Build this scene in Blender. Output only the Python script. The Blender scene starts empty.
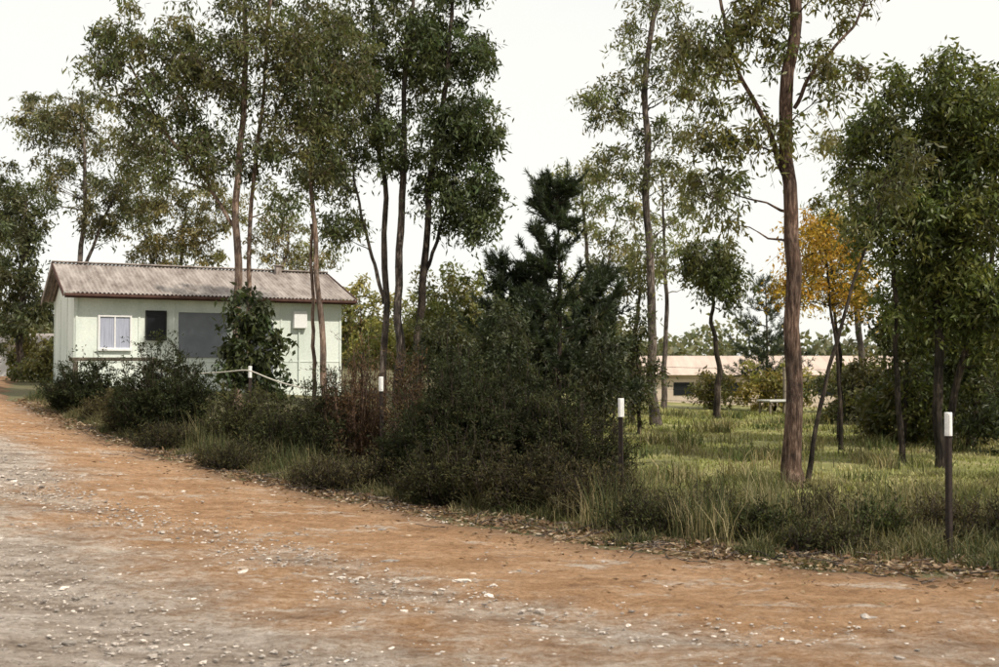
import bpy, math, numpy as np
from mathutils import Vector
rng = np.random.default_rng(7)
scene = bpy.context.scene

# ------------------------------------------------------------------ terrain
EDGE = np.array([(-40,90),(-24,60),(-17,40),(-13.2,30),(-10.6,24),(-8.0,20.3),(-6.6,18.3),(-4.2,15.3),(-2.4,13.1),
                 (-1.07,11.7),(0,10.5),(.88,9.7),(1.65,9.1),(2.68,8.55),(3.73,8.2),(8,7.2),(16,6),(40,3)],float)
def sstep(a,b,x):
    t=np.clip((x-a)/(b-a),0,1); return t*t*(3-2*t)
def H(x,y):
    x=np.asarray(x,float); y=np.asarray(y,float)
    u=np.maximum(-.95*x+.31*y,0)
    h=np.where(u<16,.0029*u*u,1.05-.3076*np.exp(-(u-16)*.0928/.3076))
    h=h-.8*sstep(38,56,y)*sstep(-4,4,x)
    return h
def edge_y(x): return np.interp(x,EDGE[:,0],EDGE[:,1])
def wob(x,y,s=1.0,p=0.0):
    x=np.asarray(x)*s; y=np.asarray(y)*s
    return (np.sin(1.7*x+2.3*y+p)+np.sin(3.1*x-1.9*y+1.3+p)+np.sin(-4.3*x+5.1*y+2.1*p)+np.sin(7.7*x+6.1*y+4+p)*.6)/3.6

# ------------------------------------------------------------------ materials
def mat_new(name):
    m=bpy.data.materials.new(name); m.use_nodes=True
    nt=m.node_tree; b=nt.nodes["Principled BSDF"]; b.inputs["Roughness"].default_value=.85
    b.inputs["Specular IOR Level"].default_value=.2
    return m,nt,b
def N(nt,t,**k):
    n=nt.nodes.new(t)
    for a,v in k.items(): setattr(n,a,v)
    return n
def noise(nt,scale,detail=6,rough=.6,vec=None,stretch=None,rot=0):
    n=N(nt,"ShaderNodeTexNoise"); n.inputs["Scale"].default_value=scale
    n.inputs["Detail"].default_value=detail; n.inputs["Roughness"].default_value=rough
    g=N(nt,"ShaderNodeTexCoord"); src=g.outputs["Object"]
    if stretch:
        mp=N(nt,"ShaderNodeMapping"); mp.inputs["Scale"].default_value=stretch; mp.inputs["Rotation"].default_value=(0,0,rot)
        nt.links.new(src,mp.inputs[0]); src=mp.outputs[0]
    nt.links.new(src,n.inputs["Vector"]); return n
def ramp(nt,src,stops):
    r=N(nt,"ShaderNodeValToRGB"); e=r.color_ramp.elements
    while len(e)<len(stops): e.new(.5)
    for i,(p,c) in enumerate(stops):
        e[i].position=p; e[i].color=(*c,1) if len(c)==3 else c
    nt.links.new(src,r.inputs[0]); return r
def mixc(nt,fac,a,b,mode='MIX'):
    m=N(nt,"ShaderNodeMix",data_type='RGBA',blend_type=mode)
    for s,v in ((0,fac),(6,a),(7,b)):
        if hasattr(v,"is_output"): nt.links.new(v,m.inputs[s])
        elif s==0: m.inputs[0].default_value=v
        else: m.inputs[s].default_value=(*v,1)
    return m.outputs[2]
def bump(nt,b,src,strength,dist):
    bp=N(nt,"ShaderNodeBump"); bp.inputs["Strength"].default_value=strength; bp.inputs["Distance"].default_value=dist
    nt.links.new(src,bp.inputs["Height"]); nt.links.new(bp.outputs[0],b.inputs["Normal"])
def simple(name,col,scale=8,var=.25,rough=.85,bmp=.2,stretch=None,metal=0):
    m,nt,b=mat_new(name); n=noise(nt,scale,8,.65,stretch=stretch)
    c=np.array(col); r=ramp(nt,n.outputs[0],[(.3,tuple(c*(1-var))),(.7,tuple(np.minimum(c*(1+var),.95)))])
    nt.links.new(r.outputs[0],b.inputs["Base Color"]); b.inputs["Roughness"].default_value=rough
    b.inputs["Metallic"].default_value=metal
    if bmp: bump(nt,b,n.outputs[0],bmp,.02)
    return m
def leafmat(name,trans=.3,rough=.55,spec=.35):
    m,nt,b=mat_new(name); a=N(nt,"ShaderNodeAttribute",attribute_name="tint")
    nt.links.new(a.outputs["Color"],b.inputs["Base Color"]); b.inputs["Roughness"].default_value=rough
    b.inputs["Specular IOR Level"].default_value=spec
    t=N(nt,"ShaderNodeBsdfTranslucent"); mx=N(nt,"ShaderNodeMixShader"); mx.inputs[0].default_value=trans
    c=mixc(nt,.6,a.outputs["Color"],(1.35,1.35,.4),'MULTIPLY')
    nt.links.new(c,t.inputs[0]); nt.links.new(b.outputs[0],mx.inputs[1]); nt.links.new(t.outputs[0],mx.inputs[2])
    nt.links.new(mx.outputs[0],nt.nodes["Material Output"].inputs[0]); return m
LEAF=leafmat("leaf_foliage",.36,.5,.4); SHRUBLEAF=leafmat("shrub_foliage",.25,.75,.12); DRY=leafmat("grass_blades",.25,.7,.2)
def barkmat(name,dark,mid,light):
    m,nt,b=mat_new(name); n=noise(nt,9,8,.72,stretch=(3,3,.45)); n2=noise(nt,1.6,5,.65)
    r=ramp(nt,n.outputs[0],[(.36,dark),(.5,mid),(.64,light)])
    r2=ramp(nt,n2.outputs[0],[(.4,(.42,.42,.42)),(.62,(1.25,1.2,1.15))])
    nt.links.new(mixc(nt,1,r.outputs[0],r2.outputs[0],'MULTIPLY'),b.inputs["Base Color"]); bump(nt,b,n.outputs[0],.9,.04); return m
BARK_RED=barkmat("bark_brown",(.035,.022,.017),(.105,.066,.049),(.27,.195,.155))
BARK_GREY=barkmat("bark_grey",(.04,.032,.028),(.12,.098,.083),(.28,.24,.215))
BARK_PINK=barkmat("bark_pinkish",(.07,.042,.033),(.20,.14,.11),(.38,.31,.26))
BARK_DARK=barkmat("bark_dark",(.018,.013,.01),(.045,.035,.028),(.11,.09,.07))

# ------------------------------------------------------------------ mesh builder (all quads)
class B:
    def __init__(s): s.v=[];s.q=[];s.m=[];s.c=[];s.n=0
    def add(s,v,q,mi,col):
        v=np.asarray(v,float).reshape(-1,3); q=np.asarray(q).reshape(-1,4)
        s.v.append(v); s.q.append(q+s.n); s.m.append(np.full(len(q),mi)); 
        col=np.asarray(col,float)
        if col.ndim==1: col=np.tile(col,(len(v),1))
        s.c.append(col); s.n+=len(v)
    def tubes(s,P,R,mi,sides=5,col=(.1,.07,.05)):
        P=np.asarray(P,float); R=np.asarray(R,float); n,K,_=P.shape
        T=np.gradient(P,axis=1); T/=np.linalg.norm(T,axis=2,keepdims=True)+1e-9
        ref=np.zeros_like(T); ref[...,0]=1; ref[np.abs(T[...,0])>.9]=(0,1,0)
        A=np.cross(T,ref); A/=np.linalg.norm(A,axis=2,keepdims=True)+1e-9; C=np.cross(T,A)
        a=np.arange(sides)*2*math.pi/sides
        V=P[:,:,None,:]+R[:,:,None,None]*(A[:,:,None,:]*np.cos(a)[None,None,:,None]+C[:,:,None,:]*np.sin(a)[None,None,:,None])
        i,k,j=np.meshgrid(np.arange(n),np.arange(K-1),np.arange(sides),indexing='ij')
        f=lambda i,k,j:(i*K+k)*sides+(j%sides)
        Q=np.stack([f(i,k,j),f(i,k,j+1),f(i,k+1,j+1),f(i,k+1,j)],-1)
        s.add(V,Q,mi,col)
    def leaves(s,C,L,W,col,mi,droop=1.0,dirs=None,spread=1.0):
        n=len(C); d=rng.normal(size=(n,3))*spread; d[:,2]-=droop
        if dirs is not None: d=d+dirs
        d/=np.linalg.norm(d,axis=1,keepdims=True)+1e-9
        sd=np.cross(d,rng.normal(size=(n,3))); sd/=np.linalg.norm(sd,axis=1,keepdims=True)+1e-9
        L=(L*rng.uniform(.6,1.3,n))[:,None]; W=(W*rng.uniform(.7,1.3,n))[:,None]
        V=np.stack([C,C+d*L*.45+sd*W*.5,C+d*L,C+d*L*.45-sd*W*.5],1)
        s.add(V,np.arange(n*4).reshape(n,4),mi,np.repeat(col,4,axis=0))
    def blades(s,C,Hh,W,col,mi,lean=.35):
        n=len(C); th=rng.uniform(0,2*math.pi,n); d=np.stack([np.cos(th),np.sin(th),0*th],1)
        w=np.stack([-np.sin(th+rng.uniform(-1,1,n)),np.cos(th),0*th],1)*(W*.5)[:,None]
        ln=(np.abs(rng.normal(size=n))*lean*Hh)[:,None]; up=np.array([0,0,1.])
        m=C+up*(Hh*.55)[:,None]+d*ln*.35; t=C+up*(Hh*rng.uniform(.8,1,n))[:,None]+d*ln
        V=np.stack([C-w,C+w,m-w*.8,m+w*.8,t-w*.12,t+w*.12],1)
        b=np.arange(n)[:,None]*6
        Q=np.concatenate([b+np.array([0,1,3,2]),b+np.array([2,3,5,4])])
        s.add(V,Q,mi,np.repeat(col,6,axis=0))
    def make(s,name,mats,parent=None):
        v=np.concatenate(s.v);q=np.concatenate(s.q);m=np.concatenate(s.m);c=np.concatenate(s.c)
        me=bpy.data.meshes.new(name); me.vertices.add(len(v)); me.vertices.foreach_set("co",v.ravel().astype(np.float32))
        me.loops.add(len(q)*4); me.loops.foreach_set("vertex_index",q.ravel().astype(np.int32))
        me.polygons.add(len(q)); me.polygons.foreach_set("loop_start",np.arange(0,len(q)*4,4,dtype=np.int32))
        me.polygons.foreach_set("material_index",m.astype(np.int32))
        for x in mats: me.materials.append(x)
        at=me.attributes.new("tint",'FLOAT_COLOR','POINT')
        at.data.foreach_set("color",np.concatenate([np.clip(c,0,1),np.ones((len(c),1))],1).ravel().astype(np.float32))
        me.update(calc_edges=True); me.validate()
        o=bpy.data.objects.new(name,me); scene.collection.objects.link(o)
        if parent: o.parent=parent
        return o

def tint(n,base,var=.22,yel=.25):
    k=rng.uniform(1-var,1+var,(n,1)); c=np.tile(np.array(base),(n,1))*k
    y=rng.uniform(0,yel,n); c[:,0]*=1+y; c[:,2]*=1-y*.5; return c
def spline(pts,n):
    pts=np.asarray(pts,float); d=np.r_[0,np.cumsum(np.linalg.norm(np.diff(pts,axis=0),axis=1))]
    t=np.linspace(0,d[-1],n); out=np.stack([np.interp(t,d,pts[:,i]) for i in range(3)],1)
    for _ in range(2):
        out[1:-1]=(out[:-2]+2*out[1:-1]+out[2:])/4
    return out
def gum(name,bx,by,trunks,crowns,col=(.062,.085,.036),L=.14,W=.034,per=90,cr=.5,bark=None,droop=1.1,sides=9,dens=1.5):
    """trunks: list of (points[(dx,dy,zabs)], r0, r1); crowns: (dx,dy,z,rx,ry,rz,n)"""
    b=B(); base=np.array([bx,by,0.]); samp=[];sr=[]
    col=tuple(np.array(col)*np.array((1.24,1.27,1.16))); W=W*1.1; per=per*.93
    for pts,r0,r1 in trunks:
        p=spline(np.array(pts)+base,26)
        w=rng.normal(size=(26,3))*r0*.5; w=(np.roll(w,1,0)+2*w+np.roll(w,-1,0))/4; w[...,2]=0; p[1:-1]+=w[1:-1]
        R=np.linspace(r0,r1,26)*rng.uniform(.94,1.06,26)
        if pts[0][2]<1.3: R[0]*=1.5; R[1]*=1.15
        b.tubes(p[None],R[None],0,sides); samp.append(p[4:]); sr.append(R[4:])
    samp=np.concatenate(samp); sr=np.concatenate(sr)
    cl=[];
    for (dx,dy,z,rx,ry,rz,n) in crowns:
        n=int(n*dens); u=rng.normal(size=(n,3)); u/=np.linalg.norm(u,axis=1,keepdims=True); u*=rng.uniform(.15,1.12,(n,1))**.6
        cl.append(u*np.array([rx,ry,rz])+np.array([bx+dx,by+dy,z]))
    cl=np.concatenate(cl); rng.shuffle(cl); npri=max(3,len(cl)//5)
    paths=[];rads=[]
    for i,c in enumerate(cl):
        d=np.linalg.norm(samp-c,axis=1); cost=d+1.6*np.maximum(0,samp[:,2]-(c[2]-.35*d))
        j=int(np.argmin(cost)); p=samp[j]; dist=d[j]
        mid=(p+c)/2+rng.normal(size=3)*dist*.09+np.array([0,0,-.06*dist])
        t=np.linspace(0,1,7)[:,None]; q=(1-t)**2*p+2*t*(1-t)*mid+t*t*c
        q[1:-1]+=rng.normal(size=(5,3))*dist*.018
        r0=min(sr[j]*.6,.007+.012*dist); R=np.linspace(r0,.004,7)
        paths.append(q); rads.append(R)
        if i<npri*2: samp=np.concatenate([samp,q[2:]]); sr=np.concatenate([sr,R[2:]])
    b.tubes(np.array(paths),np.array(rads),0,4)
    n=len(cl); S=7; sz=rng.uniform(.55,1.3,n)*cr
    tw=rng.normal(size=(n,S,3)); tw[...,2]*=.6; tw/=np.linalg.norm(tw,axis=2,keepdims=True)
    tw*=sz[:,None,None]*rng.uniform(.6,1.15,(n,S,1))
    tw[...,2]-=.12
    t=np.linspace(0,1,4)[None,None,:,None]
    TP=cl[:,None,None,:]+tw[:,:,None,:]*t; TP[...,2]-=(t[...,0]**2)*sz[:,None,None]*.3
    b.tubes(TP.reshape(-1,4,3),np.tile(np.linspace(.004,.002,4),(n*S,1)),0,3)
    M=int(n*per); ci=rng.integers(0,n,M); si=rng.integers(0,S,M); tt=rng.uniform(.1,1.05,M)[:,None]
    P=cl[ci]+tw[ci,si]*tt+rng.normal(size=(M,3))*(sz[ci]*.17)[:,None]; P[:,2]-=tt[:,0]**2*sz[ci]*.3
    cb=rng.uniform(.6,1.55,n)[ci][:,None]; cy=rng.uniform(0,.3,n)[ci]
    C=tint(M,col)*cb; C[:,0]*=1+cy
    b.leaves(P,L,W,C,1,droop)
    return b.make(name,[bark or BARK_GREY,LEAF])

# ------------------------------------------------------------------ ground
def grid_obj(name,X,Y,Z,mat,attr=None):
    ny,nx=X.shape; v=np.stack([X,Y,Z],-1).reshape(-1,3)
    i,j=np.meshgrid(np.arange(ny-1),np.arange(nx-1),indexing='ij'); a=i*nx+j
    b=B(); b.add(v,np.stack([a,a+1,a+nx+1,a+nx],-1),0,np.zeros((len(v),3)) if attr is None else attr)
    return b.make(name,[mat])
gx=np.concatenate([-np.geomspace(500,32,14),np.arange(-30,30.01,.5),np.geomspace(32,500,14)])
gy=np.concatenate([[-300,-120,-60,-30,-15],np.arange(-8,60.01,.5),np.geomspace(62,900,18)])
GX,GY=np.meshgrid(gx,gy)
fld=sstep(-1,3,GX)*sstep(11,14,GY)
att=np.stack([fld,fld*0,fld*0],-1).reshape(-1,3)
m,nt,b=mat_new("ground_soil_grass")
n1=noise(nt,.7,8,.7); n2=noise(nt,14,8,.7); at=N(nt,"ShaderNodeAttribute",attribute_name="tint")
soil=ramp(nt,n2.outputs[0],[(.3,(.06,.045,.03)),(.55,(.13,.095,.06)),(.75,(.22,.16,.10))])
grs=ramp(nt,n1.outputs[0],[(.34,(.10,.115,.04)),(.5,(.24,.25,.075)),(.64,(.40,.36,.18))])
g1=mixc(nt,.3,grs.outputs[0],soil.outputs[0]); sep=N(nt,"ShaderNodeSeparateColor"); nt.links.new(at.outputs["Color"],sep.inputs[0])
lo=mixc(nt,n1.outputs[0],soil.outputs[0],(.13,.14,.06))
nt.links.new(mixc(nt,sep.outputs[0],lo,g1),b.inputs["Base Color"]); bump(nt,b,n2.outputs[0],.6,.05)
grid_obj("ground",GX,GY,H(GX,GY),m,att)

# road
dl=np.r_[0,np.cumsum(np.linalg.norm(np.diff(EDGE,axis=0),axis=1))]
ss=np.unique(np.concatenate([np.linspace(0,dl[-1],300),np.arange(60,115,.1)])); ss=ss[ss<=dl[-1]]
ed=np.stack([np.interp(ss,dl,EDGE[:,i]) for i in (0,1)],1)
for _ in range(30): ed[1:-1]=(ed[:-2]+2*ed[1:-1]+ed[2:])/4
vv=np.concatenate([np.arange(0,9,.09),np.arange(9,26,.6)])
wv=.2*wob(ss,ss*.3,1.1)+.1*wob(ss,ss*.7,4)
RX=ed[None,:,0]-.7*(vv[:,None]-wv[None]); RY=ed[None,:,1]-.7*(vv[:,None]-wv[None])
VV=np.repeat(vv[:,None],len(ss),1); SS=np.repeat(ss[None],len(vv),0)
rel=.014*wob(RX,RY,.9)+.010*wob(RX,RY,3.1,1)+.006*wob(RX,RY,9,2)+.004*rng.normal(size=RX.shape)
rut=lambda c,w:-np.exp(-((VV-c-.25*wob(SS,SS*.2,.35))/w)**2)
rel=rel+.028*rut(2.6,.35)+.025*rut(4.6,.4)+.02*rut(7,.4)
RZ=H(RX,RY)+.045+rel*sstep(0,.5,VV)-.06*(1-sstep(0,.35,VV))
pl=VV/10+.20*sstep(3.5,7,-RX)*sstep(.8,2,VV)
att=np.stack([pl,sstep(0,.9,VV),np.clip(-rut(2.6,.45)-rut(4.6,.5)-rut(7,.5),0,1)],-1).reshape(-1,3)
m,nt,b=mat_new("dirt_road_surface")
at=N(nt,"ShaderNodeAttribute",attribute_name="tint"); sep=N(nt,"ShaderNodeSeparateColor"); nt.links.new(at.outputs["Color"],sep.inputs[0])
st=(.6,1.4,1); rt=math.radians(-40)
nb=noise(nt,.45,8,.72); nm=noise(nt,2.6,10,.8,stretch=st,rot=-rt); nf=noise(nt,55,10,.85); ng=noise(nt,16,8,.8)
orange=ramp(nt,nm.outputs[0],[(.32,(.27,.15,.08)),(.48,(.45,.262,.138)),(.60,(.56,.355,.215)),(.7,(.66,.49,.36))])
pale=ramp(nt,nm.outputs[0],[(.34,(.20,.16,.13)),(.44,(.36,.295,.24)),(.55,(.56,.485,.42)),(.64,(.76,.69,.62))])
ad=N(nt,"ShaderNodeMath",operation='MULTIPLY_ADD'); ad.inputs[1].default_value=1.0; nt.links.new(nb.outputs[0],ad.inputs[0]); nt.links.new(sep.outputs[0],ad.inputs[2])
ad2=N(nt,"ShaderNodeMath",operation='MULTIPLY_ADD'); ad2.inputs[1].default_value=.6; nt.links.new(ng.outputs[0],ad2.inputs[0]); nt.links.new(ad.outputs[0],ad2.inputs[2])
sb=N(nt,"ShaderNodeMath",operation='MULTIPLY_ADD'); sb.inputs[1].default_value=.10; nt.links.new(sep.outputs[2],sb.inputs[0]); nt.links.new(ad2.outputs[0],sb.inputs[2])
sc=N(nt,"ShaderNodeMath",operation='MULTIPLY'); sc.inputs[1].default_value=.57; nt.links.new(sb.outputs[0],sc.inputs[0])
f=ramp(nt,sc.outputs[0],[(.61,(0,0,0)),(.73,(.88,.88,.88))])
c=mixc(nt,f.outputs[0],orange.outputs[0],pale.outputs[0])
patch=ramp(nt,noise(nt,1.7,10,.82,stretch=st,rot=-rt).outputs[0],[(.55,(0,0,0)),(.61,(.75,.75,.75))])
c=mixc(nt,patch.outputs[0],c,(.66,.57,.48))
fine=ramp(nt,nf.outputs[0],[(.34,(.45,.43,.42)),(.48,(.97,.97,.97)),(.6,(1.1,1.1,1.1)),(.7,(1.45,1.45,1.45))])
c=mixc(nt,1,c,fine.outputs[0],'MULTIPLY')
gr2=ramp(nt,ng.outputs[0],[(.36,(.58,.56,.54)),(.5,(1,1,1)),(.65,(1.2,1.2,1.2))]); c=mixc(nt,.9,c,gr2.outputs[0],'MULTIPLY')
c=mixc(nt,sep.outputs[1],(.20,.125,.075),c)
nt.links.new(c,b.inputs["Base Color"]); b.inputs["Roughness"].default_value=.95
mx=N(nt,"ShaderNodeMath",operation='ADD'); nt.links.new(ng.outputs[0],mx.inputs[0]); nt.links.new(nf.outputs[0],mx.inputs[1]); bump(nt,b,mx.outputs[0],1.0,.035)
grid_obj("dirt_road",RX,RY,RZ,m,att)

# gravel stones
def stones(name,C,S,col):
    ico=[(0,0,1),(0,0,-1)]+[(math.cos(a)*.85,math.sin(a)*.85,z) for z,o in((.45,0),(-.45,.5)) for a in [(i+o)*2*math.pi/6 for i in range(6)]]
    ico=np.array(ico); Q=[]
    for i in range(6):
        j=(i+1)%6; Q+= [(2+i,8+i,8+j,2+j)]
    for i in (0,2,4): Q+=[(0,2+i,2+(i+1)%6,2+(i+2)%6),(1,8+(i+2)%6,8+(i+1)%6,8+i)]
    n=len(C); V=ico[None]*rng.uniform(.6,1.35,(n,14,3)); V=V*S[:,None,None]*np.array([1,1,.45]); 
    a=rng.uniform(0,6.28,n); ca,sa=np.cos(a)[:,None],np.sin(a)[:,None]; st=rng.uniform(1,1.9,(n,1))
    x=V[...,0]*st; y=V[...,1].copy(); V[...,0]=x*ca-y*sa; V[...,1]=x*sa+y*ca
    b=B(); b.add(V+C[:,None,:],(np.arange(n)[:,None,None]*14+np.array(Q)[None]),0,np.repeat(col,14,axis=0)); 
    ms,nt,bb=mat_new(name+"_stone"); a_=N(nt,"ShaderNodeAttribute",attribute_name="tint"); nn=noise(nt,60,4)
    r_=ramp(nt,nn.outputs[0],[(.3,(.6,.6,.6)),(.7,(1.2,1.2,1.2))]); nt.links.new(mixc(nt,1,a_.outputs["Color"],r_.outputs[0],'MULTIPLY'),bb.inputs["Base Color"])
    o=b.make(name,[ms]); 
    o.data.polygons.foreach_set("use_smooth",np.zeros(len(o.data.polygons),bool)); return o
n=110000; x=rng.uniform(-11,6,n); y=rng.uniform(4.3,24,n); 
dd=edge_y(x)-y; k=(dd>.2)&(rng.uniform(size=n)<np.clip(.06+.55*sstep(1.8,4.5,dd-.15*x)+.35*(wob(x,y,.8)>.2),0,1)); x,y=x[k],y[k]
S=rng.lognormal(-4.95,.55,len(x)); S=np.clip(S,.003,.045)
g=rng.uniform(.2,.6,(len(x),1))+.2*(rng.uniform(size=(len(x),1))<.18); stones("gravel",np.stack([x,y,H(x,y)+.038+.012*wob(x,y,.9)],1),S,g*np.array([1,.88,.77]))

# ------------------------------------------------------------------ leaf litter
b=B(); n=60000; x=rng.uniform(-10,7,n); off=rng.normal(.12,.34,n)+rng.exponential(.45,n)*.9+.35*wob(x,x*.4,1.9,2)
y=edge_y(x)+off; k=(wob(x,y,1.5)+rng.normal(size=n)*.5>-.1)|((off>.4)&(rng.uniform(size=n)<.7)); x,y,off=x[k],y[k],off[k]; n=len(x)
P=np.stack([x,y,H(x,y)+.014+rng.uniform(0,.045,n)],1)
pal=np.array([(.24,.15,.09),(.34,.25,.16),(.13,.08,.05),(.48,.40,.31),(.20,.135,.085)]); C=pal[rng.choice(5,n,p=[.25,.24,.18,.1,.23])]*rng.uniform(.6,1.2,(n,1))
d=rng.normal(size=(n,3)); d[:,2]*=.18
b.leaves(P,.08,.024,C,0,0,dirs=d*3,spread=.15)
n=2200; x=rng.uniform(-8,6,n); y=edge_y(x)-rng.exponential(.6,n); P=np.stack([x,y,H(x,y)+.055+rng.uniform(0,.01,n)],1)
d=rng.normal(size=(n,3)); d[:,2]*=.1; b.leaves(P,.055,.016,pal[rng.integers(0,5,n)],0,0,dirs=d*3,spread=.15)
n=420; x=rng.uniform(-7,6,n); y=edge_y(x)+rng.normal(.15,.4,n); a=rng.uniform(0,6.28,n); l=rng.uniform(.08,.4,n)
p0=np.stack([x,y,H(x,y)+.05],1); e=np.stack([np.cos(a)*l,np.sin(a)*l,rng.uniform(0,.07,n)],1)
T=p0[:,None]+e[:,None]*np.linspace(0,1,4)[None,:,None]+rng.normal(size=(n,4,3))*.008
b.tubes(T,np.tile(np.linspace(.006,.003,4),(n,1)),1,4)
b.make("leaf_litter",[DRY,BARK_GREY])

# ------------------------------------------------------------------ grass
STRAW=np.array((.32,.26,.145));OLIVE=np.array((.062,.075,.030));LIME=np.array((.235,.255,.08))
def gcol(n,f,a,bb): 
    f=np.clip(f,0,1)[:,None]; return (a*(1-f)+bb*f)*rng.uniform(.6,1.3,(n,1))
b=B()
n=100000; x=rng.uniform(-10,8,n); off=rng.exponential(.75,n)+.12+.35*wob(x,x*.4,1.6); y=edge_y(x)+off
k=(wob(x,y,1.2)+.6*wob(x,y,3.1,2)+rng.normal(size=n)*.25>-.1)|((x>-5)&(x<-2)&(rng.uniform(size=n)<.6)); x,y,off=x[k],y[k],off[k]; n=len(x)
hh=np.clip(.08+.18*np.minimum(off,1.2)+.12*wob(x,y,1.7),.04,.45)*rng.uniform(.4,1.25,n)
b.blades(np.stack([x,y,H(x,y)-.01],1),hh,np.full(n,.009),gcol(n,.22+.45*wob(x,y,.9,2)+rng.normal(size=n)*.3,OLIVE,STRAW),0,.6)
b.make("roadside_grass",[DRY])
b=B()
n=100000; x=rng.uniform(-1,9,n); y=rng.uniform(9.3,16,n); k=(y>edge_y(x)+.6)&(x/y<.56)&(wob(x,y,1.1,1)+.7*wob(x,y,2.7,3)+rng.normal(size=n)*.3>-.25); x,y=x[k],y[k]; n=len(x)
p=wob(x,y,.8,1); hh=np.clip(.15+.12*p-.02*(y-10),.03,.35)*rng.uniform(.4,1.4,n)
b.blades(np.stack([x,y,H(x,y)-.01],1),hh,np.full(n,.009),gcol(n,.35+.5*wob(x,y,.7,3)+rng.normal(size=n)*.3,LIME*.5,STRAW*.85),0,.6)
n=110000; y=rng.uniform(13,36,n); x=rng.uniform(-2,20,n); k=(x/y<.56)&(x>-.5)&(wob(x,y,.6,1)+.6*wob(x,y,1.7,3)+rng.normal(size=n)*.3>-.2); x,y=x[k],y[k]; n=len(x)
hh=(.05+.04*wob(x,y,.5,1))*rng.uniform(.4,1.4,n)
b.blades(np.stack([x,y,H(x,y)-.01],1),np.abs(hh)+.015,.008+.0007*y,gcol(n,.3+.6*wob(x,y,.35,5)+.45*wob(x,y,1.3,2)+rng.normal(size=n)*.25,LIME*1.1,np.array((.44,.39,.20))),0,.8)
# weedy tufts scattered over the field
NT=150; cy=rng.uniform(12,33,NT); cx=rng.uniform(.03,.55,NT)*cy; per=70; n=NT*per; sp=np.repeat(rng.uniform(.08,.35,NT),per)
x=np.repeat(cx,per)+rng.normal(size=n)*sp; y=np.repeat(cy,per)+rng.normal(size=n)*sp*1.3
hh=np.repeat(rng.uniform(.12,.38,NT),per)*rng.uniform(.4,1.1,n)
b.blades(np.stack([x,y,H(x,y)-.01],1),hh,.007+.0006*y,gcol(n,np.repeat(rng.uniform(-.3,.9,NT),per)+rng.normal(size=n)*.2,np.array((.085,.105,.035)),STRAW),0,.6)
b.make("field_grass",[DRY])
b=B()
NT=75
cx=rng.uniform(.7,5.2,NT); cy=edge_y(cx)+rng.uniform(.5,3.0,NT); per=65; 
cx=np.r_[cx,rng.uniform(-5,-2,20)]; cy=np.r_[cy,edge_y(cx[NT:])+rng.uniform(.3,1.3,20)]; NT+=20; n=NT*per
x=np.repeat(cx,per)+rng.normal(size=n)*.11; y=np.repeat(cy,per)+rng.normal(size=n)*.11
hh=np.repeat(rng.uniform(.2,.72,NT),per)*rng.uniform(.5,1.1,n)
b.blades(np.stack([x,y,H(x,y)-.01],1),hh,np.full(n,.007),gcol(n,np.repeat(rng.uniform(-.3,.9,NT),per)+rng.normal(size=n)*.2,OLIVE*1.1,STRAW),0,.35)
b.make("tall_grass",[DRY])

# ------------------------------------------------------------------ shrubs
def shrub(name,x,y,rx,ry,h,nst=120,nl=9000,col=(.045,.055,.022),L=.045,W=.012,bark=None,up=.35,stemcol=None,low=.12):
    b=B(); z0=float(H(x,y)); K=8; nl=int(nl*1.25)
    a=rng.uniform(0,6.283,nst); r=np.sqrt(rng.uniform(0,1,nst)); el=rng.uniform(.5,1.1,nst)
    prof=np.sqrt(np.clip(1-(r*.88)**2,.12,1))
    tip=np.stack([x+np.cos(a)*r*rx,y+np.sin(a)*r*ry,z0+h*el*prof],1)
    lump=1+.25*wob(np.cos(a)*r,np.sin(a)*r,4,x); tip[:,2]=z0+(tip[:,2]-z0)*lump
    base=np.stack([x+np.cos(a)*r*rx*.3,y+np.sin(a)*r*ry*.3,np.full(nst,z0-.03)],1)
    mid=base+(tip-base)*np.array([.65,.65,.42]); t=np.linspace(0,1,K)[None,:,None]
    P=(1-t)**2*base[:,None]+2*t*(1-t)*mid[:,None]+t*t*tip[:,None]; P[:,1:]+=rng.normal(size=(nst,K-1,3))*.018
    b.tubes(P,np.tile(np.linspace(.010,.003,K),(nst,1)),0,4)
    m=nst*9; i=rng.integers(0,nst,m); tt=rng.uniform(low,1,m); k=np.minimum((tt*(K-1)).astype(int),K-2); fr=(tt*(K-1)-k)[:,None]
    q=P[i,k]*(1-fr)+P[i,k+1]*fr; d=rng.normal(size=(m,3)); d[:,2]=np.abs(d[:,2])*up*2; d/=np.linalg.norm(d,axis=1,keepdims=True)
    ln=rng.uniform(.06,.24,m)*(.6+.5*h); d*=ln[:,None]
    T=q[:,None]+d[:,None]*np.linspace(0,1,3)[None,:,None]; b.tubes(T,np.tile(np.linspace(.004,.0015,3),(m,1)),0,3)
    j=rng.integers(0,m,nl); s=rng.uniform(0,1.1,nl)[:,None]; C=q[j]+d[j]*s+rng.normal(size=(nl,3))*.018
    cb=rng.uniform(.5,1.6,m)[j][:,None]; b.leaves(C,L,W,tint(nl,col,.3,.35)*cb,1,-.4,dirs=d[j]*4)
    return b.make(name,[bark or BARK_DARK,SHRUBLEAF])
DK=(.025,.035,.016); BR=(.06,.06,.03)
shrub("roadside_shrub",-7.9,21.2,.85,.7,1.08,150,22000,DK,.06,.02)
shrub("roadside_shrub",-7.1,20.2,.5,.5,.55,80,7000,BR,.06,.014)
shrub("roadside_shrub",-5.4,18.0,.85,.7,1.6,180,36000,DK,.055,.018)
shrub("roadside_shrub",-6.2,18.6,.5,.5,.8,80,7000,BR,.055,.014)
shrub("roadside_shrub",-3.85,16.8,.72,.6,1.1,150,18000,(.055,.066,.03),.05,.014)
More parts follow.
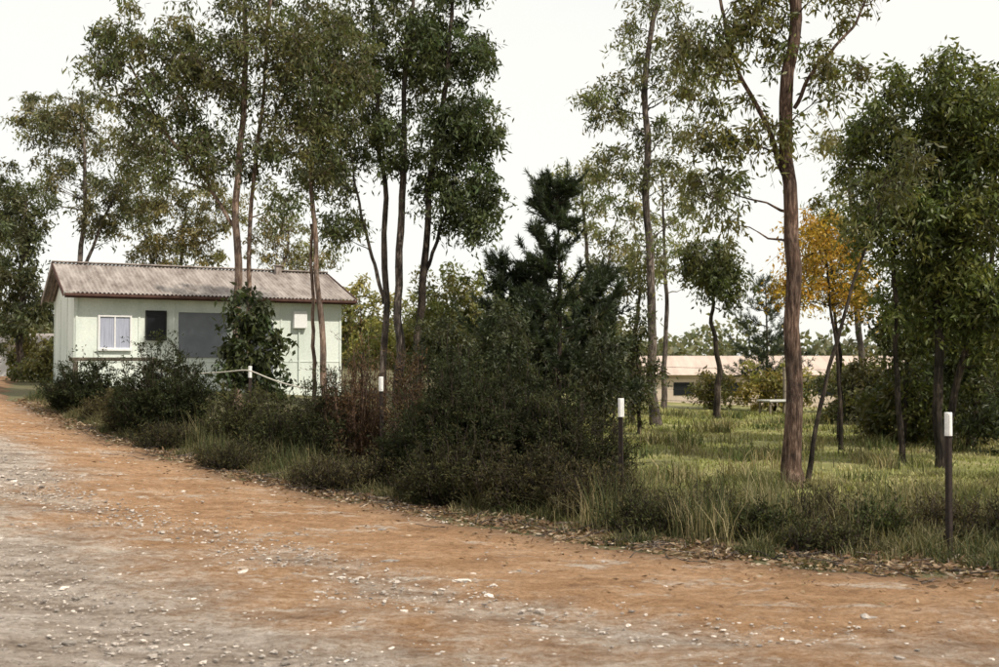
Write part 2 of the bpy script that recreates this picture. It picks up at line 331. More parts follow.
shrub("roadside_shrub",-3.1,15.7,.55,.5,.95,120,13000,(.04,.05,.023),.05,.015)
shrub("roadside_shrub",-2.4,15.1,.45,.45,1.35,120,17000,(.033,.042,.02),.05,.014)
shrub("twiggy_shrub",-1.9,15.1,.5,.35,1.7,140,12000,(.085,.062,.037),.05,.012,bark=BARK_RED,up=.8)
shrub("twiggy_shrub",-1.1,14.6,.38,.3,1.6,120,12000,(.075,.06,.034),.05,.012,bark=BARK_RED,up=.8)
shrub("roadside_shrub",-1.05,13.4,.45,.5,.95,110,15000,DK,.045,.013)
shrub("roadside_shrub",-.45,12.8,.8,.6,1.6,210,52000,DK,.044,.014)
shrub("roadside_shrub",.3,12.5,.8,.65,1.55,210,52000,(.025,.034,.016),.044,.014)
shrub("roadside_shrub",.8,12.1,.65,.55,1.25,150,28000,(.032,.04,.019),.042,.013,low=.05)
shrub("roadside_shrub",-.5,11.9,.7,.45,.8,140,18000,(.036,.042,.02),.042,.012,low=.02)
shrub("roadside_shrub",.3,11.4,.7,.42,.75,140,18000,(.042,.045,.023),.042,.012,low=.02)
shrub("low_weeds",.95,11.0,.55,.4,.6,110,8000,(.06,.06,.032),.045,.009,up=.9,low=.02)
shrub("low_weeds",1.9,10.7,.5,.4,.42,90,5000,(.07,.068,.036),.045,.008,up=.9,low=.02)
shrub("low_weeds",2.9,10.0,.45,.35,.5,70,4500,(.05,.055,.027),.045,.009,up=.8,low=.02)
shrub("low_weeds",3.2,9.5,.3,.25,.45,46,3500,(.045,.062,.025),.05,.014,up=.9,low=.05)
shrub("low_weeds",2.3,9.7,.4,.3,.35,70,5000,(.04,.052,.022),.045,.014,up=.9,low=.03)
shrub("low_weeds",3.9,9.7,.5,.35,.45,80,5000,(.06,.06,.03),.045,.010,up=.9,low=.02)
shrub("low_weeds",4.5,9.4,.45,.35,.4,80,5000,(.045,.052,.025),.045,.010,up=.9,low=.02)
shrub("low_weeds",2.7,9.2,.4,.2,.28,70,4000,(.05,.06,.028),.04,.011,up=.9,low=.02)
shrub("low_weeds",1.4,10.1,.5,.3,.38,90,6000,(.042,.052,.024),.045,.010,up=.9,low=.02)
shrub("low_weeds",-1.8,12.9,.7,.4,.5,120,8000,(.06,.062,.034),.05,.010,up=.9,low=.02)
shrub("low_weeds",-3.4,14.5,.6,.35,.4,90,6000,(.05,.055,.028),.05,.010,up=.9,low=.02)
shrub("low_weeds",-5.0,16.6,.6,.35,.45,90,6000,(.045,.05,.026),.05,.011,up=.9,low=.02)

# ------------------------------------------------------------------ trees
gum("gum_tree",3.8,14.3,[([(0,0,-.1),(.03,0,.9),(-.05,.02,2.4),(-.1,0,3.96),(-.04,0,5.25),(.05,.05,6.3),(.1,0,9)],.115,.055),
     ([(-.06,0,3.9),(-.3,.1,4.7),(-.68,.15,5.4),(-.95,.2,6.6)],.036,.02),
     ([(.02,0,4.9),(.22,-.1,5.35),(.75,0,5.9),(1.1,0,6.6)],.026,.014)],
    [(-.85,.1,4.95,.5,.6,.5,9),(-1.25,0,5.6,.55,.6,.55,9),(-.5,0,5.9,.55,.6,.6,9),(.45,0,5.4,.5,.6,.5,7),(-.95,0,3.9,.35,.5,.5,6),
     (-.45,0,4.5,.35,.4,.4,4),(.1,0,6.4,1.2,.9,.6,14),(0,0,8,1.6,1.3,1.2,18)],(.07,.09,.035),.12,.03,95,.34,BARK_RED,sides=14,dens=1.4)
gum("gum_sapling",4.15,15,[([(0,0,-.05),(.12,0,.75),(.3,0,1.5),(.73,.05,2.92),(.98,.05,3.6),(1.15,.1,4.3)],.035,.014)],
    [(1.1,0,4.3,.5,.5,.5,8),(.8,0,3.6,.35,.4,.3,3)],(.06,.08,.033),.12,.03,80,.32,BARK_DARK)
gum("broadleaf_tree",6.75,17,[([(0,0,-.1),(-.05,0,1.5),(0,.1,3.2),(.1,0,5.8)],.085,.03),([(.05,.2,-.1),(.4,.2,1.5),(.8,.1,3),(.9,0,5)],.065,.02),
     ([(-.5,.3,-.1),(-.6,.2,1.6),(-.7,0,3.4),(-.7,0,5)],.05,.02)],
    [(-.85,0,5.0,.55,.7,.8,22),(0,0,5.7,.85,.9,.65,30),(.75,0,5.4,.8,.9,.9,30),(-.6,0,3.9,.65,.8,.8,26),(.35,0,4.2,.9,.9,1.0,36),
     (.3,0,3.2,.7,.8,.5,18),(.85,0,2.4,.7,.7,.8,26),(-.2,.2,2.7,.6,.6,.5,16),(1.9,0,4,.9,.9,1.8,26)],(.058,.084,.026),.12,.036,130,.38,BARK_DARK,.9)
gum("broadleaf_tree",8.9,21,[([(0,0,-.1),(.1,0,2),(0,0,5)],.08,.03),([(-1.2,.2,-.1),(-1.1,.2,2),(-1.3,0,4)],.05,.02)],
    [(0,0,4.5,1.7,1,1.8,40),(0,0,2.2,1.6,1,1.1,36),(-1.3,0,2.4,.7,.8,.9,14),(-.4,0,1.2,1.1,.8,.8,18)],(.042,.062,.021),.13,.05,105,.44,BARK_DARK,.8)
gum("autumn_tree",6.0,20.5,[([(.3,0,-.1),(.25,0,1.6),(.1,0,2.8),(0,0,4.2)],.04,.015)],
    [(.15,0,3.8,.9,.7,.75,20),(-.6,0,3.0,.6,.5,.3,10),(.5,0,3.0,.6,.5,.5,9)],(.26,.21,.035),.10,.034,80,.4,BARK_DARK,.7)
gum("gum_tree",6.9,22.5,[([(0,0,-.1),(0,0,1.6),(-.1,0,2.8),(-.2,0,4.4)],.05,.015)],
    [(-.2,0,4.4,.8,.7,.6,12),(.2,0,3.2,.8,.6,.7,12)],(.11,.125,.03),.12,.04,80,.4,BARK_DARK,.7)
gum("gum_tree",3.86,27.3,[([(0,0,-.1),(-.12,0,3.15),(-.22,0,5.6),(-.3,0,8.5),(0,0,10.5),(.1,0,13)],.12,.05)],
    [(0,0,10,1.1,1,1.2,17),(-1.0,0,8.2,.85,.8,.8,13),(.8,0,9,.8,.8,.9,11),(-1.1,0,6.2,.8,.8,.8,11),(.35,0,7.1,.8,.8,.9,10),
     (1.1,0,5.9,.9,.8,.9,9),(-.4,0,4.5,.6,.7,.6,3),(0,0,12.5,1.4,1.3,1.3,12)],(.078,.10,.045),.17,.04,95,.5,BARK_GREY,dens=1.4)
gum("gum_tree",3.3,28,[([(0,0,-.1),(.1,0,1.8),(.25,0,3.4)],.10,.04)],[(.2,0,3.8,.6,.6,.7,7),(-.4,0,3,.5,.5,.6,5)],(.07,.09,.04),.16,.04,80,.45,BARK_DARK)
gum("small_tree",6.06,31,[([(0,0,-.1),(.05,0,1.6),(-.15,0,3.4),(-.1,0,4.6)],.10,.03)],[(-.15,0,4.4,.9,.8,.95,30),(.4,0,3.9,.5,.5,.5,8)],(.055,.075,.032),.17,.05,95,.42,BARK_DARK)
gum("gum_tree",5.3,36,[([(0,0,-.1),(.1,0,3),(0,0,7.5)],.1,.03)],[(0,0,7,1.3,1,1.3,13),(.6,0,5,1.1,1,1,8),(-.7,0,5,1,1,1,7)],(.10,.125,.055),.2,.05,80,.55,dens=1.3)
gum("gum_tree",-2.75,26.3,[([(0,0,.1),(0,0,3),(.02,0,5),(-.2,0,8),(-.3,0,10.5)],.10,.03),([(.0,.1,3),(-.5,0,5),(-.9,0,7)],.05,.02)],
    [(-.8,0,7.5,1.1,1,1.4,30),(-.45,0,9.4,1.4,1.1,1.3,34),(-1,0,4.8,.5,.5,.6,8),(-1.4,0,6.1,.8,.7,.8,12),(0,0,11,1.6,1.3,1,12)],(.056,.078,.034),.16,.04,108,.5,BARK_GREY)
gum("gum_tree",-2.35,26,[([(0,0,.1),(0,0,3),(.05,0,6),(.3,0,10.5)],.12,.04)],[(.35,0,8.9,.9,.9,1.2,26),(0,0,6.9,.8,.8,.9,15),(.2,0,11,1.2,1,1,10)],(.052,.075,.032),.16,.04,110,.48,BARK_GREY)
gum("gum_tree",-1.9,25.6,[([(0,0,.1),(.05,0,3),(.3,0,5.5),(.7,0,8.5),(.8,0,10.5)],.11,.04),([(.05,0,3.2),(.5,0,4.6),(1.1,0,6.6)],.05,.02)],
    [(.8,0,9.2,.95,.9,1.1,28),(1.35,0,7.3,.7,.8,1.0,26),(1.2,0,5.5,.85,.9,.95,28),(.35,0,5.8,.4,.5,.7,6),(.7,0,7,.7,.8,.8,18),(.8,0,11,1,1,1,10)],(.040,.063,.027),.16,.044,118,.46,BARK_DARK)
gum("gum_tree",-5.2,22,[([(0,0,.35),(0,0,1.6),(-.03,0,3.84),(.06,0,6.4),(.12,0,8.8),(.1,0,10.5)],.09,.04),
     ([(.15,.3,.35),(.18,.3,2),(.15,.2,4),(.42,.1,6.6),(.65,0,9)],.055,.03),([(0,0,4.2),(-.7,0,5.3),(-1.5,0,6.2),(-2.2,0,7.6)],.04,.02)],
    [(-2.1,0,7.7,1.0,.9,1.2,28),(-.95,0,7.4,1.0,.9,1.1,25),(.25,0,7.9,1.1,1,1.1,26),(1.4,0,7.6,.9,.9,1.2,24),(-1.4,0,6.0,1.2,.8,.7,20),
     (.95,0,6.2,.8,.7,.8,14),(-.3,0,5.8,.9,.7,.6,9),(.9,0,4.9,.45,.4,.4,4),(-.3,0,9.8,2.2,1.3,1.0,22)],(.062,.084,.037),.14,.036,112,.45,BARK_PINK,dens=1.6)
gum("gum_tree",-3.56,23,[([(0,0,.25),(-.1,0,1.8),(-.3,0,4),(-.37,0,5.2),(-.3,0,7.9)],.075,.03),([(-.3,.2,.25),(-.32,.2,2),(-.38,.1,4.5)],.05,.03)],
    [(.1,0,7.9,.9,.8,1.2,24),(-.15,0,6,.65,.6,.7,12),(0,0,9.5,1.2,1,1,12)],(.058,.08,.035),.14,.036,108,.43,BARK_PINK)
shr=(.026,.043,.017)
gum("broadleaf_sapling",-4.5,20,[([(0,0,.3),(0,0,1.5),(-.03,0,2.8)],.035,.012),([(.03,0,.5),(.25,0,1.5),(.3,0,2)],.02,.01)],
    [(-.02,0,2.6,.38,.4,.45,12),(.05,0,1.95,.55,.5,.45,18),(-.15,0,1.5,.4,.4,.3,8),(.3,0,1.35,.35,.4,.3,6)],shr,.14,.055,66,.28,BARK_DARK,1.3)
gum("gum_tree",-15.6,36,[([(0,0,.9),(.1,0,3),(.2,0,7)],.13,.04)],[(-.2,0,6.4,1.3,1.1,1.3,28),(0,0,4,1.2,1,1.5,30)],(.045,.062,.03),.19,.055,105,.5,BARK_DARK)
gum("gum_tree",-14.6,39,[([(0,0,.9),(-.2,0,4),(0,0,8),(-.2,0,11)],.13,.04),([(0,0,5),(1,0,7.5),(1.7,0,9)],.06,.03)],
    [(-.4,0,10.2,1.5,1.1,1.1,24),(-1.6,0,10.4,1.2,1,.9,16),(.7,0,7.2,1.3,1,1.3,24),(1.9,0,9,1.2,1,1.2,18),(-.8,0,8.4,1.2,1,1.0,14)],(.08,.10,.053),.2,.05,95,.55,BARK_GREY)
gum("gum_tree",-11.9,41,[([(0,0,.9),(0,0,4),(.3,0,7.5)],.12,.04),([(0,0,3),(-1,0,5.5),(-1.6,0,7.5)],.07,.02)],
    [(-.7,0,7.1,1.4,1,1.3,26),(1.2,0,7.3,1.2,1,1.1,20),(0,0,5.7,1.9,1,.8,22)],(.105,.12,.058),.2,.05,92,.55,BARK_GREY)
gum("gum_tree",-8.5,43,[([(0,0,.9),(0,0,4),(.3,0,7)],.12,.04)],
    [(0,0,6.4,1.3,1,1.1,18),(1.2,0,5.6,1.0,1,.9,12)],(.11,.125,.06),.2,.05,88,.55,BARK_GREY)
gum("gum_tree",-18.5,40,[([(0,0,.9),(0,0,4),(.3,0,7.5)],.12,.04)],[(0,0,7,1.8,1.2,2.2,34),(.5,0,3.5,1.8,1,1.4,26)],(.06,.08,.04),.2,.055,95,.55,BARK_DARK)
def under(name,x,y,z,rx,rz,n,col,L=.16,W=.055,per=105,cr=.42):
    g=float(H(x,y)); gum(name,x,y,[([(0,0,g-.05),(.05,0,(g+z)/2),(0,0,z+rz*.4)],.05,.015)],[(0,0,z,rx,rx*.8,rz,n)],col,L,W,per,cr,BARK_DARK,.6,sides=6,dens=1.3)
under("understory_shrub",-4.5,36,2.9,1.2,1.3,38,(.13,.155,.055))
under("understory_shrub",-2.7,35,2.6,1.3,1.2,34,(.12,.145,.055))
under("understory_shrub",-1.4,33,3.3,1.3,1.4,44,(.09,.115,.045))
under("understory_shrub",0.2,34,2.4,1.3,1.4,40,(.08,.105,.045))
under("understory_shrub",2.0,33,2.2,1.2,1.2,34,(.07,.09,.04))
under("wattle_bush",-1.0,19,1.7,.7,.85,36,(.034,.05,.025),.09,.024,190,.32)
under("wattle_bush",-.1,19.5,1.8,.75,.95,38,(.03,.046,.024),.09,.024,190,.32)
under("wattle_bush",1.9,21,1.5,.55,.9,28,(.03,.042,.022),.10,.025,150,.32)
under("understory_shrub",3.0,24,1.6,.45,1.2,20,(.04,.055,.026),.13,.035)
under("understory_shrub",8.9,36,.9,1.2,.9,36,(.18,.195,.065))
under("understory_shrub",7.0,37,.8,.9,.7,20,(.12,.14,.055))
under("understory_shrub",11.5,35,1.0,1.2,1.0,34,(.11,.13,.05))
under("understory_shrub",13.5,33,1.8,1.4,1.8,44,(.06,.08,.03))
under("understory_shrub",9.2,29,.9,1.1,.95,32,(.05,.065,.03))
under("understory_shrub",11.5,28,1.4,1.6,1.6,64,(.038,.052,.023))
under("understory_shrub",9.3,23,.8,1.1,.85,40,(.035,.05,.022))
under("understory_shrub",7.9,22,.6,.7,.6,20,(.06,.075,.03))
under("understory_shrub",9.0,19.5,.8,.9,.8,30,(.03,.044,.02),.12,.04)
under("understory_shrub",-17,34,1.7,1.2,.8,30,(.13,.15,.06))
under("understory_shrub",-15,37,1.9,1.2,.9,26,(.10,.12,.05))
under("understory_shrub",-13.7,33.5,1.5,.8,.7,18,(.09,.11,.045))
gum("gum_tree",3.1,38,[([(0,0,-.1),(0,0,4),(-.3,0,8)],.12,.04),([(0,0,3),(.6,0,5),(.9,0,6.5)],.06,.02)],
    [(-.4,0,8,1.1,1,1.1,14),(.6,0,5.8,1.2,1,1.2,15),(-.7,0,4.3,1.1,1,1.1,15)],(.10,.125,.06),.2,.05,82,.55,BARK_GREY,dens=1.35)
gum("gum_tree",11,34,[([(0,0,-.1),(0,0,4),(-.3,0,8)],.12,.04)],[(0,0,6.5,1.4,1,1.4,16),(-.5,0,8.5,1.2,1,1,8),(-.5,0,4.6,1.2,1,1,10)],(.10,.12,.05),.2,.05,82,.55,BARK_GREY)

def pine(name,x,y,h,r,col=(.03,.047,.026),nb=120,nl=60000):
    b=B(); z0=float(H(x,y)); t=spline([(x,y,z0-.05),(x+.05,y,z0+h*.5),(x,y,z0+h)],16)
    b.tubes(t[None],np.linspace(.07,.012,16)[None],0,8)
    z=rng.uniform(.08,.98,nb); a=rng.uniform(0,6.283,nb); L=r*(1-z**1.8*.78)*rng.uniform(.4,1.25,nb); K=8
    s=np.linspace(0,1,K)[None,:]; P=np.zeros((nb,K,3)); P[...,0]=x+np.cos(a)[:,None]*L[:,None]*s; P[...,1]=y+np.sin(a)[:,None]*L[:,None]*s
    P[...,2]=z0+z[:,None]*h+L[:,None]*(.15*s+.6*s**2.2)*rng.uniform(.2,1.3,(nb,1)); P[:,1:]+=rng.normal(size=(nb,K-1,3))*.025
    b.tubes(P,np.tile(np.linspace(.014,.004,K),(nb,1)),0,4)
    m=nb*9; i=rng.integers(0,nb,m); tt=rng.uniform(.2,.98,m); k=np.minimum((tt*(K-1)).astype(int),K-2); fr=(tt*(K-1)-k)[:,None]
    q=P[i,k]*(1-fr)+P[i,k+1]*fr; ax=P[i,-1]-P[i,0]; ax/=np.linalg.norm(ax,axis=1,keepdims=True)
    d=ax+rng.normal(size=(m,3))*.5; d[:,2]+=.4; d/=np.linalg.norm(d,axis=1,keepdims=True); d*=rng.uniform(.12,.36,m)[:,None]
    b.tubes(q[:,None]+d[:,None]*np.linspace(0,1,3)[None,:,None],np.tile(np.linspace(.005,.003,3),(m,1)),0,3)
    j=rng.integers(0,m,nl); u=rng.uniform(0,1.05,nl)[:,None]
    b.leaves(q[j]+d[j]*u,.13,.015,tint(nl,col,.3,.3)*rng.uniform(.6,1.8,m)[j][:,None],1,-.2,dirs=d[j]*6,spread=.9)
    return b.make(name,[BARK_DARK,LEAF])
pine("pine_tree",1.15,22,5.1,1.3,nb=105,nl=66000); pine("pine_tree",.2,22.6,3.5,1.15,nb=90,nl=52000); pine("pine_tree",2.0,23.5,3.4,.9,nb=70,nl=34000); pine("pine_tree",9.6,40,4.6,1.5,nb=80,nl=25000)

# distant mass
b=B(); n=150
x=rng.uniform(-75,75,n); y=rng.uniform(75,115,n); hh=rng.uniform(2.0,5.5,n)+2.5*(rng.uniform(size=n)<.12)
per=520; X=np.repeat(x,per);Y=np.repeat(y,per);HH=np.repeat(hh,per); M=n*per
u=rng.normal(size=(M,3)); u/=np.linalg.norm(u,axis=1,keepdims=True); u*=rng.uniform(.6,1,(M,1))
P=np.stack([X+u[:,0]*HH*.75,Y+u[:,1]*HH*.5,H(X,Y)+HH*.5+u[:,2]*HH*.5*(1+.3*wob(u[:,0]*3+X,u[:,2]*3,1))],1)
b.leaves(P,.6,.4,tint(M,(.14,.165,.095),.35,.3)*np.repeat(rng.uniform(.6,1.3,n),per)[:,None],0,.3)
b.make("distant_trees",[LEAF])

# ------------------------------------------------------------------ objects
def empty(name,loc,rz=0):
    o=bpy.data.objects.new(name,None); scene.collection.objects.link(o); o.location=loc; o.rotation_euler[2]=rz; return o
def box(name,parent,x0,x1,y0,y1,z0,z1,mat,bev=.006,rot=None):
    import bmesh
    me=bpy.data.meshes.new(name); bm=bmesh.new(); bmesh.ops.create_cube(bm,size=1)
    for v in bm.verts: v.co=Vector((x0+(v.co.x+.5)*(x1-x0),y0+(v.co.y+.5)*(y1-y0),z0+(v.co.z+.5)*(z1-z0)))
    if bev: bmesh.ops.bevel(bm,geom=bm.edges[:],offset=bev,segments=1,affect='EDGES')
    bm.to_mesh(me); bm.free(); me.materials.append(mat)
    o=bpy.data.objects.new(name,me); scene.collection.objects.link(o); o.parent=parent
    return o
WALL,nt,bb=mat_new("cream_fibro"); n_=noise(nt,1.2,6,.6,stretch=(1,1,.4)); n2_=noise(nt,18,6,.7)
r_=ramp(nt,n_.outputs[0],[(.3,(.57,.63,.57)),(.6,(.74,.79,.73))]); r2_=ramp(nt,n2_.outputs[0],[(.3,(.82,.82,.82)),(.6,(1,1,1))])
nt.links.new(mixc(nt,1,r_.outputs[0],r2_.outputs[0],'MULTIPLY'),bb.inputs["Base Color"])
WHITE=simple("white_paint",(.74,.74,.73),20,.1,.6,.05)
ROOF,nt,bb=mat_new("weathered_iron"); n_=noise(nt,1.6,9,.75,stretch=(2.2,.5,1)); r_=ramp(nt,n_.outputs[0],[(.34,(.14,.11,.095)),(.47,(.255,.22,.20)),(.62,(.40,.355,.325))]); nt.links.new(r_.outputs[0],bb.inputs["Base Color"]); bb.inputs["Roughness"].default_value=.7
RUST=simple("rusty_gutter",(.085,.045,.036),5,.35,.8,.1); DARKG,nt,bb=mat_new("dark_glass"); bb.inputs["Base Color"].default_value=(.012,.014,.016,1); bb.inputs["Roughness"].default_value=.25
GREYP=simple("grey_board",(.17,.185,.205),3,.12,.8,.1); CURT=simple("curtain_cloth",(.36,.38,.46),3,.35,.9,.2,stretch=(14,1,.4))
TIMB=simple("weathered_timber",(.20,.17,.13),10,.35,.9,.4,stretch=(1,1,6)); STEEL=simple("picket_steel",(.035,.026,.022),30,.4,.7,.2)
CAPW=simple("white_cap_paint",(.74,.74,.72),30,.12,.5,.05); ROPE=simple("rope_fibre",(.58,.54,.46),60,.2,.9,.3); CONC=simple("brick_pier",(.25,.2,.17),8,.3)

hs=empty("cottage_house",(-11.1,29,1.0),math.radians(28)); Lh=7.34; D=4.6; Hw=2.42
box("front_wall",hs,0,Lh,0,.1,-.35,Hw,WALL); box("back_wall",hs,0,Lh,D-.1,D,-.35,Hw,WALL)
box("floor_base",hs,.12,Lh-.12,.12,D-.12,-.6,-.3,CONC)
for nm,xa,xb in (("left_gable",0,.1),("right_gable",Lh-.1,Lh)):
    pts=[(.1,-.35),(D-.1,-.35),(D-.1,Hw),(D/2,Hw+.88),(.1,Hw)]
    v=[(xa,y,z) for y,z in pts]+[(xb,y,z) for y,z in pts]
    me=bpy.data.meshes.new(nm); me.from_pydata(v,[],[(4,3,2,1,0),(5,6,7,8,9)]+[(i,(i+1)%5,(i+1)%5+5,i+5) for i in range(5)]); me.materials.append(WALL)
    o=bpy.data.objects.new(nm,me); scene.collection.objects.link(o); o.parent=hs
for i,s in enumerate([0.02,.0+1.6,2.5,4.05,5.5,Lh-.07]):
    box("cover_batten_%d"%i,hs,s,s+.05,-.022,-.001,-.3,Hw-.03,WALL,.003)
box("mid_batten",hs,.08,Lh-.08,-.014,-.002,.62,.66,WALL,.003)
for i,yy in enumerate([.02,1.5,3.0,D-.07]): box("gable_batten_%d"%i,hs,-.022,-.001,yy,yy+.05,-.3,Hw,WALL,.003)
RI=Hw+.98; nx=360; ox=.32; of=.38
def slope(nm,y0,z0,y1,z1):
    xs=np.linspace(-ox,Lh+ox,nx); w=.02*np.sin(xs/.108*2*math.pi); ys=np.linspace(0,1,8)
    X,T=np.meshgrid(xs,ys); Yy=y0+(y1-y0)*T; Z=z0+(z1-z0)*T+w[None]-.012*np.sin(T*math.pi)
    bq=B(); a,bb_=np.meshgrid(np.arange(7),np.arange(nx-1),indexing='ij'); a=a*nx+bb_
    bq.add(np.stack([X,Yy,Z],-1),np.stack([a,a+1,a+nx+1,a+nx],-1),0,(0,0,0)); o=bq.make(nm,[ROOF],hs)
ez=Hw+.03
slope("roof_front",-of,ez-.02,D/2,RI); slope("roof_back",D+of,ez-.02,D/2,RI)
box("ridge_cap",hs,-ox-.02,Lh+ox+.02,D/2-.13,D/2+.13,RI+.012,RI+.05,ROOF,.01)
box("front_gutter",hs,-ox,Lh+ox,-of-.08,-of-.002,ez-.12,ez-.045,RUST,.01)
box("front_fascia",hs,-ox+.02,Lh+ox-.02,-of+.005,-of+.03,ez-.16,ez-.05,RUST,.004)
box("soffit",hs,.0,Lh,-of+.035,-.003,Hw-.075,Hw-.05,WALL,.002)
for nm,xx in(("left_barge",-ox-.03),("right_barge",Lh+ox+.005)):
    for k_,(ya,yb) in enumerate(((-of,D/2),(D+of,D/2))):
        me=bpy.data.meshes.new(nm); v=[(xx+dx,yy,zz) for dx in(0,.025) for yy,zz in((ya,ez-.13),(yb,RI-.10),(yb,RI+.02),(ya,ez-.0))]
        me.from_pydata(v,[],[(0,1,2,3),(7,6,5,4),(0,4,5,1),(1,5,6,2),(2,6,7,3),(3,7,4,0)]); me.materials.append(RUST if k_==0 else ROOF)
        o=bpy.data.objects.new(nm+"_%d"%k_,me); scene.collection.objects.link(o); o.parent=hs
box("flue",hs,5.95,6.13,D/2-.35,D/2-.17,RI-.2,RI+.14,ROOF,.01); box("flue_cap",hs,5.9,6.18,D/2-.4,D/2-.12,RI+.142,RI+.17,ROOF,.004)
def window(nm,x0,x1,z0,z1,inner,fm,fr=.06,mull=True):
    box(nm+"_pane",hs,x0,x1,-.012,-.002,z0,z1,inner,0)
    box(nm+"_frame_l",hs,x0-fr,x0,-.05,-.001,z0-fr,z1+fr,fm,.004); box(nm+"_frame_r",hs,x1,x1+fr,-.05,-.001,z0-fr,z1+fr,fm,.004)
    box(nm+"_frame_t",hs,x0+.001,x1-.001,-.047,-.001,z1,z1+fr,fm,.004); box(nm+"_sill",hs,x0-.001-fr,x1+fr,-.09,-.052,z0-fr-.03,z0-fr+.03,fm,.004)
    box(nm+"_frame_b",hs,x0+.001,x1-.001,-.047,-.001,z0-fr,z0,fm,.004)
    if mull: box(nm+"_mullion",hs,(x0+x1)/2-.018,(x0+x1)/2+.018,-.04,-.013,z0,z1,fm,.003)
window("window",.62,1.38,1.0,1.82,CURT,WHITE,.05); window("small_window",1.82,2.3,1.27,1.98,DARKG,simple("dark_frame",(.03,.03,.03)),.035,False)
box("grey_screen",hs,2.66,3.98,-.045,-.002,.75,1.98,GREYP,.006); box("screen_trim",hs,2.62,4.02,-.06,-.046,1.985,2.02,WALL,.003)
box("door",hs,4.5,5.3,-.03,-.002,-.3,1.75,GREYP,.006); box("meter_box",hs,5.86,6.25,-.16,-.002,1.59,2.08,WHITE,.01); box("conduit",hs,6.03,6.07,-.05,-.003,.0,1.588,WALL,.006)

def picket(x,y,top,r=0):
    z0=float(H(x,y)); e=empty("star_picket_post",(x,y,z0),r)
    bq=B(); a0=[0,2.094,4.189]; sec=[]
    for a in a0:
        d=np.array([math.cos(a),math.sin(a)]); p=np.array([-d[1],d[0]])
        sec+= [d*.030-p*.0035, d*.030+p*.0035, (np.array([math.cos(a+1.047),math.sin(a+1.047)]))*.006]
    sec=np.array(sec); ns=len(sec); V=np.array([(s[0],s[1],z) for z in(-.15,top-z0-.02) for s in sec])
    bq.add(V,[(i,(i+1)%ns,(i+1)%ns+ns,i+ns) for i in range(ns)],0,(0,0,0)); o=bq.make("steel_picket",[STEEL],e)
    o.data.polygons.foreach_set("use_smooth",np.zeros(len(o.data.polygons),bool))
    bq=B(); zt=top-z0; zc=[zt-.19,zt-.188,zt-.004,zt,zt]; rr=[.024,.031,.031,.028,.001]
    bq.tubes(np.array([[(0,0,z) for z in zc]]),np.array([rr]),0,10); o=bq.make("white_cap",[CAPW],e)
    o.data.polygons.foreach_set("use_smooth",np.zeros(len(o.data.polygons),bool)); e.rotation_euler[0]=rng.normal()*.012; e.rotation_euler[1]=rng.normal()*.015
for x,y,t,r in((3.63,9.0,1.2,.2),(1.24,11.3,1.24,.9),(-1.53,14.5,1.42,.4),(-4.05,18,1.55,.1)): picket(x,y,t,r)
def cable(name,pts,r,mat):
    bq=B(); bq.tubes(spline(pts,40)[None],np.full((1,40),r),0,6); return bq.make(name,[mat])
def sag(a,c,s,n=12):
    a=np.array(a);c=np.array(c);t=np.linspace(0,1,n)[:,None]; p=a+(c-a)*t; p[:,2]-=s*4*(t*(1-t))[:,0]; return p
cable("rope",np.concatenate([sag((-7.7,22.6,1.62),(-4.05,17.95,1.50),.14),sag((-4.05,17.95,1.50),(-2.75,16.2,1.22),.05)[1:]]),.012,ROPE)
rl=empty("timber_rail",(-9.3,24,0)); g=float(H(-9,24))
box("rail",rl,0,1.9,-.04,.04,1.64,1.72,TIMB,.01)
for i,xx in enumerate((.1,1.75)): box("rail_post_%d"%i,rl,xx,xx+.08,-.055,.055,g-.2,1.637,TIMB,.01)
fe=empty("wire_fence",(0,0,0))
for i,xx in enumerate(np.arange(2.6,21,2.1)):
    yy=34+.12*(xx-2.6); bq=B(); z=float(H(xx,yy)); bq.tubes(np.array([[(xx,yy,z-.1),(xx+.02,yy,z+.7),(xx,yy,z+1.45)]]),np.array([[.06,.055,.05]]),0,7); bq.make("fence_post_%d"%i,[TIMB],fe)
for i,zz in enumerate((.35,.7,1.05,1.38)):
    bq=B(); xs=np.linspace(2.6,21,30); ys=34+.12*(xs-2.6)-.06; bq.tubes(np.stack([xs,ys,H(xs,ys)+zz],1)[None],np.full((1,30),.006),0,4); bq.make("fence_wire_%d"%i,[STEEL],fe)
PINK=simple("shed_wall",(.52,.43,.35),1,.15); PROOF=simple("shed_roof",(.50,.40,.34),.7,.2,stretch=(3,.3,1))
sh=empty("long_shed",(8.2,60,-.75)); LL=14
box("walls",sh,0,LL,0,5,-.2,1.75,PINK,.01)
me=bpy.data.meshes.new("roof"); me.from_pydata([(-.4,-.4,1.7),(LL+.4,-.4,1.7),(LL+.4,2.5,2.75),(-.4,2.5,2.75),(-.4,5.4,1.7),(LL+.4,5.4,1.7)],[],[(0,1,2,3),(3,2,5,4)]); me.materials.append(PROOF)
o=bpy.data.objects.new("roof",me); scene.collection.objects.link(o); o.parent=sh
for i in range(5): box("shed_window_%d"%i,sh,1.2+i*2.6,2.3+i*2.6,-.03,-.003,.6,1.3,DARKG,.01)
s2=empty("white_shed",(-20.5,42,1.0)); box("walls",s2,0,3.1,0,3,-.3,1.35,WHITE,.01)
me=bpy.data.meshes.new("roof"); me.from_pydata([(-.3,-.3,1.36),(3.4,-.3,1.36),(3.4,3.3,1.8),(-.3,3.3,1.8),(-.3,-.3,1.30),(3.4,-.3,1.30),(3.4,3.3,1.74),(-.3,3.3,1.74)],[],[(0,1,2,3),(7,6,5,4),(0,4,5,1),(1,5,6,2),(2,6,7,3),(3,7,4,0)]); me.materials.append(ROOF)
o=bpy.data.objects.new("roof",me); scene.collection.objects.link(o); o.parent=s2
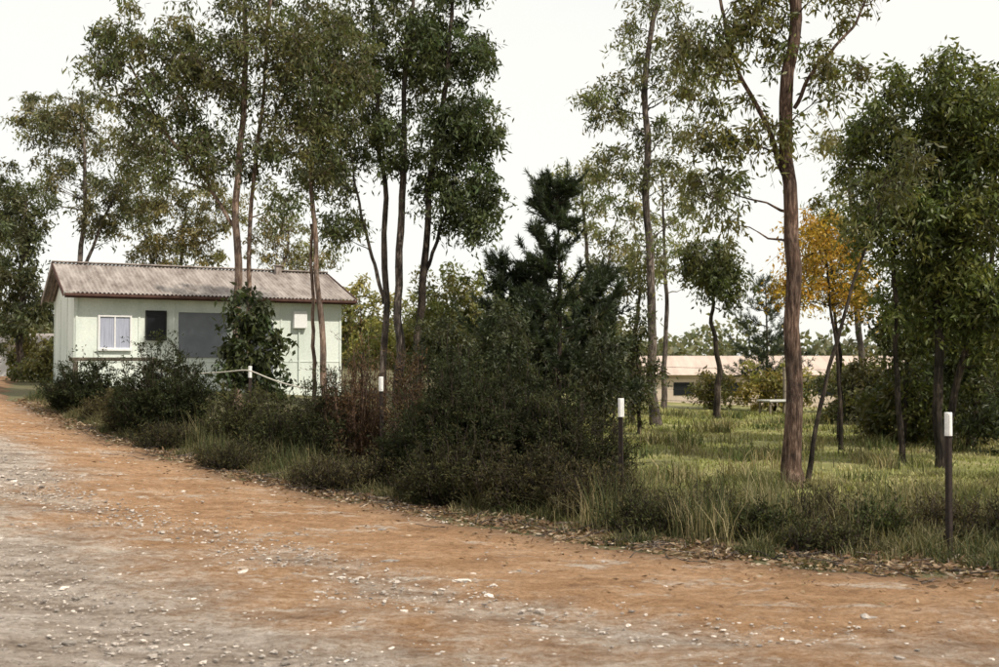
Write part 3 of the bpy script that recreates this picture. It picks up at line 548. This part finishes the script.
GTW=simple("table_paint",(.45,.45,.42),8,.3)
gt=empty("garden_table",(8.5,34,0),.3); box("top",gt,-.5,.5,-.4,.4,.42,.47,GTW,.01)
for i,(xx,yy) in enumerate(((-.45,-.32),(.4,-.32),(-.45,.28),(.4,.28))): box("leg_%d"%(i+1),gt,xx,xx+.05,yy,yy+.05,0,.418,TIMB,.004)

# ------------------------------------------------------------------ light
EL,AZ=47,130
sd=Vector((math.sin(math.radians(AZ))*math.cos(math.radians(EL)),math.cos(math.radians(AZ))*math.cos(math.radians(EL)),math.sin(math.radians(EL))))
l=bpy.data.lights.new("sun",'SUN'); l.energy=4.5; l.angle=math.radians(.6); l.color=(1,.92,.80)
o=bpy.data.objects.new("sun",l); scene.collection.objects.link(o); o.rotation_euler=sd.to_track_quat('Z','Y').to_euler()
w=bpy.data.worlds.new("World"); scene.world=w; w.use_nodes=True; nt=w.node_tree; bg=nt.nodes["Background"]
sk=N(nt,"ShaderNodeTexSky",sky_type='NISHITA'); sk.sun_disc=False; sk.sun_elevation=math.radians(EL); sk.sun_rotation=math.radians(AZ)
nt.links.new(sk.outputs[0],bg.inputs[0]); bg.inputs[1].default_value=.1
bg2=N(nt,"ShaderNodeBackground"); bg2.inputs[1].default_value=1.14
nn=noise(nt,1.6,5,.55,stretch=(1,1,2.5)); cr=ramp(nt,nn.outputs[0],[(.38,(.93,.935,.90)),(.6,(1,.98,.91))]); nt.links.new(cr.outputs[0],bg2.inputs[0])
ms=N(nt,"ShaderNodeMixShader"); ms.inputs[0].default_value=.86
nt.links.new(bg.outputs[0],ms.inputs[1]); nt.links.new(bg2.outputs[0],ms.inputs[2]); nt.links.new(ms.outputs[0],nt.nodes["World Output"].inputs[0])

cam=bpy.data.cameras.new("camera"); cam.lens=40; cam.sensor_width=36; cam.clip_end=3000
cam.dof.use_dof=True; cam.dof.focus_distance=15; cam.dof.aperture_fstop=3.5
co=bpy.data.objects.new("camera",cam); scene.collection.objects.link(co); co.location=(0,0,1.6); co.rotation_euler=(math.radians(91.52),0,0)
scene.camera=co
scene.view_settings.view_transform='Standard'; scene.view_settings.look='None'; scene.view_settings.exposure=0
